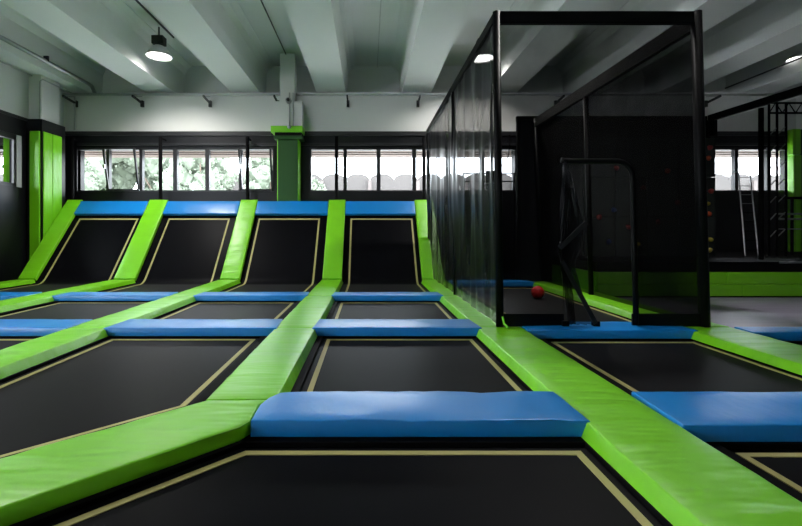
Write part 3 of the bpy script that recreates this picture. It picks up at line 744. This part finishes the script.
# ================================================================== CEILING FITTINGS
LG = 'high bay lamps'
def highbay(x, y, label, zc=4.47, R=.262):
    z = 3.82 if y == 9.6 else 3.93
    t = thing('high_bay_lamp', label, 'ceiling lamp', (x, y, z), LG)
    bm = B(); lathe(bm, (x, y, z), [(R, 0), (R*.98, .03), (R*.8, .12), (R*.5, .21), (R*.36, .235)]); lathe(bm, (x, y, z), [(R*.985, .002), (R*.96, .03), (R*.78, .115), (R*.48, .20)]); obj('reflector', bm, REFLECTOR, t, smooth=True)
    bm = B(); lathe(bm, (x, y, z+.004), [(R*.955, .022), (R*.5, .018), (.001, .016)], cap0=True); obj('diffuser', bm, LAMPGLOW, t, smooth=True)
    bm = B(); box(bm, x-.125, x+.125, y-.1, y+.1, z+.26, z+.44); lathe(bm, (x, y, z+.22), [(.10, 0), (.10, .05)], 16, True, True); obj('housing', bm, LAMPBODY, t, bevel=.012)
    bm = B(); tube(bm, [(x, y, z+.44), (x, y, zc)], .018, 8); obj('hanger', bm, LAMPBODY, t)
    L = bpy.data.lights.new('lamp_light', 'SPOT'); L.energy = LAMP; L.spot_size = math.radians(150); L.spot_blend = .7; L.shadow_soft_size = .15; L.color = (1, .97, .93)
    lo = bpy.data.objects.new('lamp_light', L); C.objects.link(lo); lo.parent = t; lo.location = (0, 0, -.03*U)
    return t
highbay(-4.56, 9.6, 'glowing high bay lamp hanging between beams at upper left')
highbay(2.60, 10.0, 'glowing high bay lamp seen through the left cage net')
highbay(9.85, 10.0, 'high bay lamp at the far right edge of the ceiling')
for x in (-4.7, 2.6, 9.85):  # unseen lamp row, added to light the hall and the platform front
    for y in (5.2,): highbay(x, y, 'unseen high bay lamp added overhead as extra light')

CONDG = 'conduits under the ceiling'
def conduit(pts, r, label, m=STEEL, clips=()):
    t = thing('conduit', label, 'conduit', pts[0], CONDG)
    bm = B(); tube(bm, pts, r, 8); obj('pipe', bm, m, t, smooth=True)
    for c in clips:
        bm = B(); box(bm, c[0]-.05, c[0]+.05, c[1]-.02, c[1]+.02, c[2]-.03, c[2]+.09); obj('pipe_clip', bm, LAMPBODY, t)
conduit([(-7.75, YW-.12, 3.50), (15.9, YW-.12, 3.50)], .035, 'long thin conduit running across the top of the back wall', PIPE)
conduit([(-4.42, -1, 4.42), (-4.42, 10.0, 4.42)], .02, 'thin conduit in the ceiling bay leading to the glowing lamp', LAMPBODY)
conduit([(-4.15, -1, 4.44), (-4.15, 11.85, 4.44)], .012, 'thin seam conduit right of the glowing lamp in its bay', PIPE)
conduit([(-2.05, -1, 4.44), (-2.05, 11.0, 4.44)], .015, 'thin cable running to the white pier in its ceiling bay', LAMPBODY)
conduit([(.25, -1, 4.44), (.25, 11.85, 4.44)], .010, 'faint cable in the ceiling bay above the middle lane', PIPE)
conduit([(-7.02, 3, 3.72), (-7.02, 11.0, 3.72), (-7.0, 11.15, 3.70), (-7.0, YW-.02, 3.56)], .045, 'grey pipe along the leftmost beam that bends down at the back wall', STEEL, [(-7.02, 7.6, 3.75), (-7.02, 9.6, 3.75)])
conduit([(-7.72, 3, 3.588), (-7.72, 11.1, 3.588)], .02, 'thin conduit along the left wall below the beams', PIPE)
conduit([(9.1, 8.2, 3.66), (9.1, 11.2, 3.66)], .02, 'thin rod fixed under the beam at upper right', LAMPBODY)
conduit([(-7.52, 10.084, 2.585), (-7.52, 10.084, 3.45), (-7.46, 10.084, 3.5), (-7.46, YW-.16, 3.5)], .015, 'thin conduit climbing the corner column', PIPE)
conduit([(-7.48, 11.22, 2.6), (-7.48, 11.22, 3.45)], .02, 'short conduit in the back left corner of the white wall', PIPE)
conduit([(-1.86, 10.93, 2.64), (-1.86, 10.93, 3.46)], .014, 'short upright conduit on the right side of the white pier', PIPE)
conduit([(-1.95, 10.93, 2.64), (-1.95, 10.93, 3.46)], .018, 'short upright conduit beside the round sensor on the pier', PIPE)

HG = 'black brackets along the back wall'
hn = ['in the back left corner', 'third from the left below the second beam', 'fourth from the left near the lamp', 'beside the white pier', 'right of the white pier', 'left of the cage', 'behind the cage net', 'right of the cage']
for i, px in enumerate((75.5, 142, 210, 278, 348, 418, 556, 706)):
    x = (px-368)/440*11.25
    t = thing('wall_bracket_arm', 'small black angled bracket under the conduit, ' + hn[i], 'bracket', (x, 11.2, 3.25), HG)
    bm = B(); bar(bm, (x, 10.78, 3.34), (x, 11.27, 3.29), .035, .05); obj('arm', bm, LAMPBODY, t)
    bm = B(); box(bm, x-.035, x+.035, 11.23, 11.299, 3.20, 3.36); obj('wall_plate', bm, LAMPBODY, t)
    bm = B(); bar(bm, (x, 10.85, 3.34), (x, 11.24, 3.46), .015, .015); obj('brace', bm, STEEL, t)
t = thing('round_sensor', 'small round grey sensor on the white pier above the green cap', 'sensor', (-1.97, 10.9, 3.2))
bm = B(); tube(bm, [(-1.97, 10.96, 3.26), (-1.97, 10.86, 3.26)], .07, 16); obj('sensor_body', bm, STEEL, t)
bm = B(); tube(bm, [(-1.97, 10.87, 3.26), (-1.97, 10.83, 3.26)], .04, 16); obj('lens', bm, LAMPBODY, t)
bm = B(); ball(bm, (-1.95, 10.88, 2.60), .05, 16, 10); tag(obj('small_spotlight', bm, ALU, smooth=True), 'tiny silver spotlight on the green cap of the pier', 'spotlight')
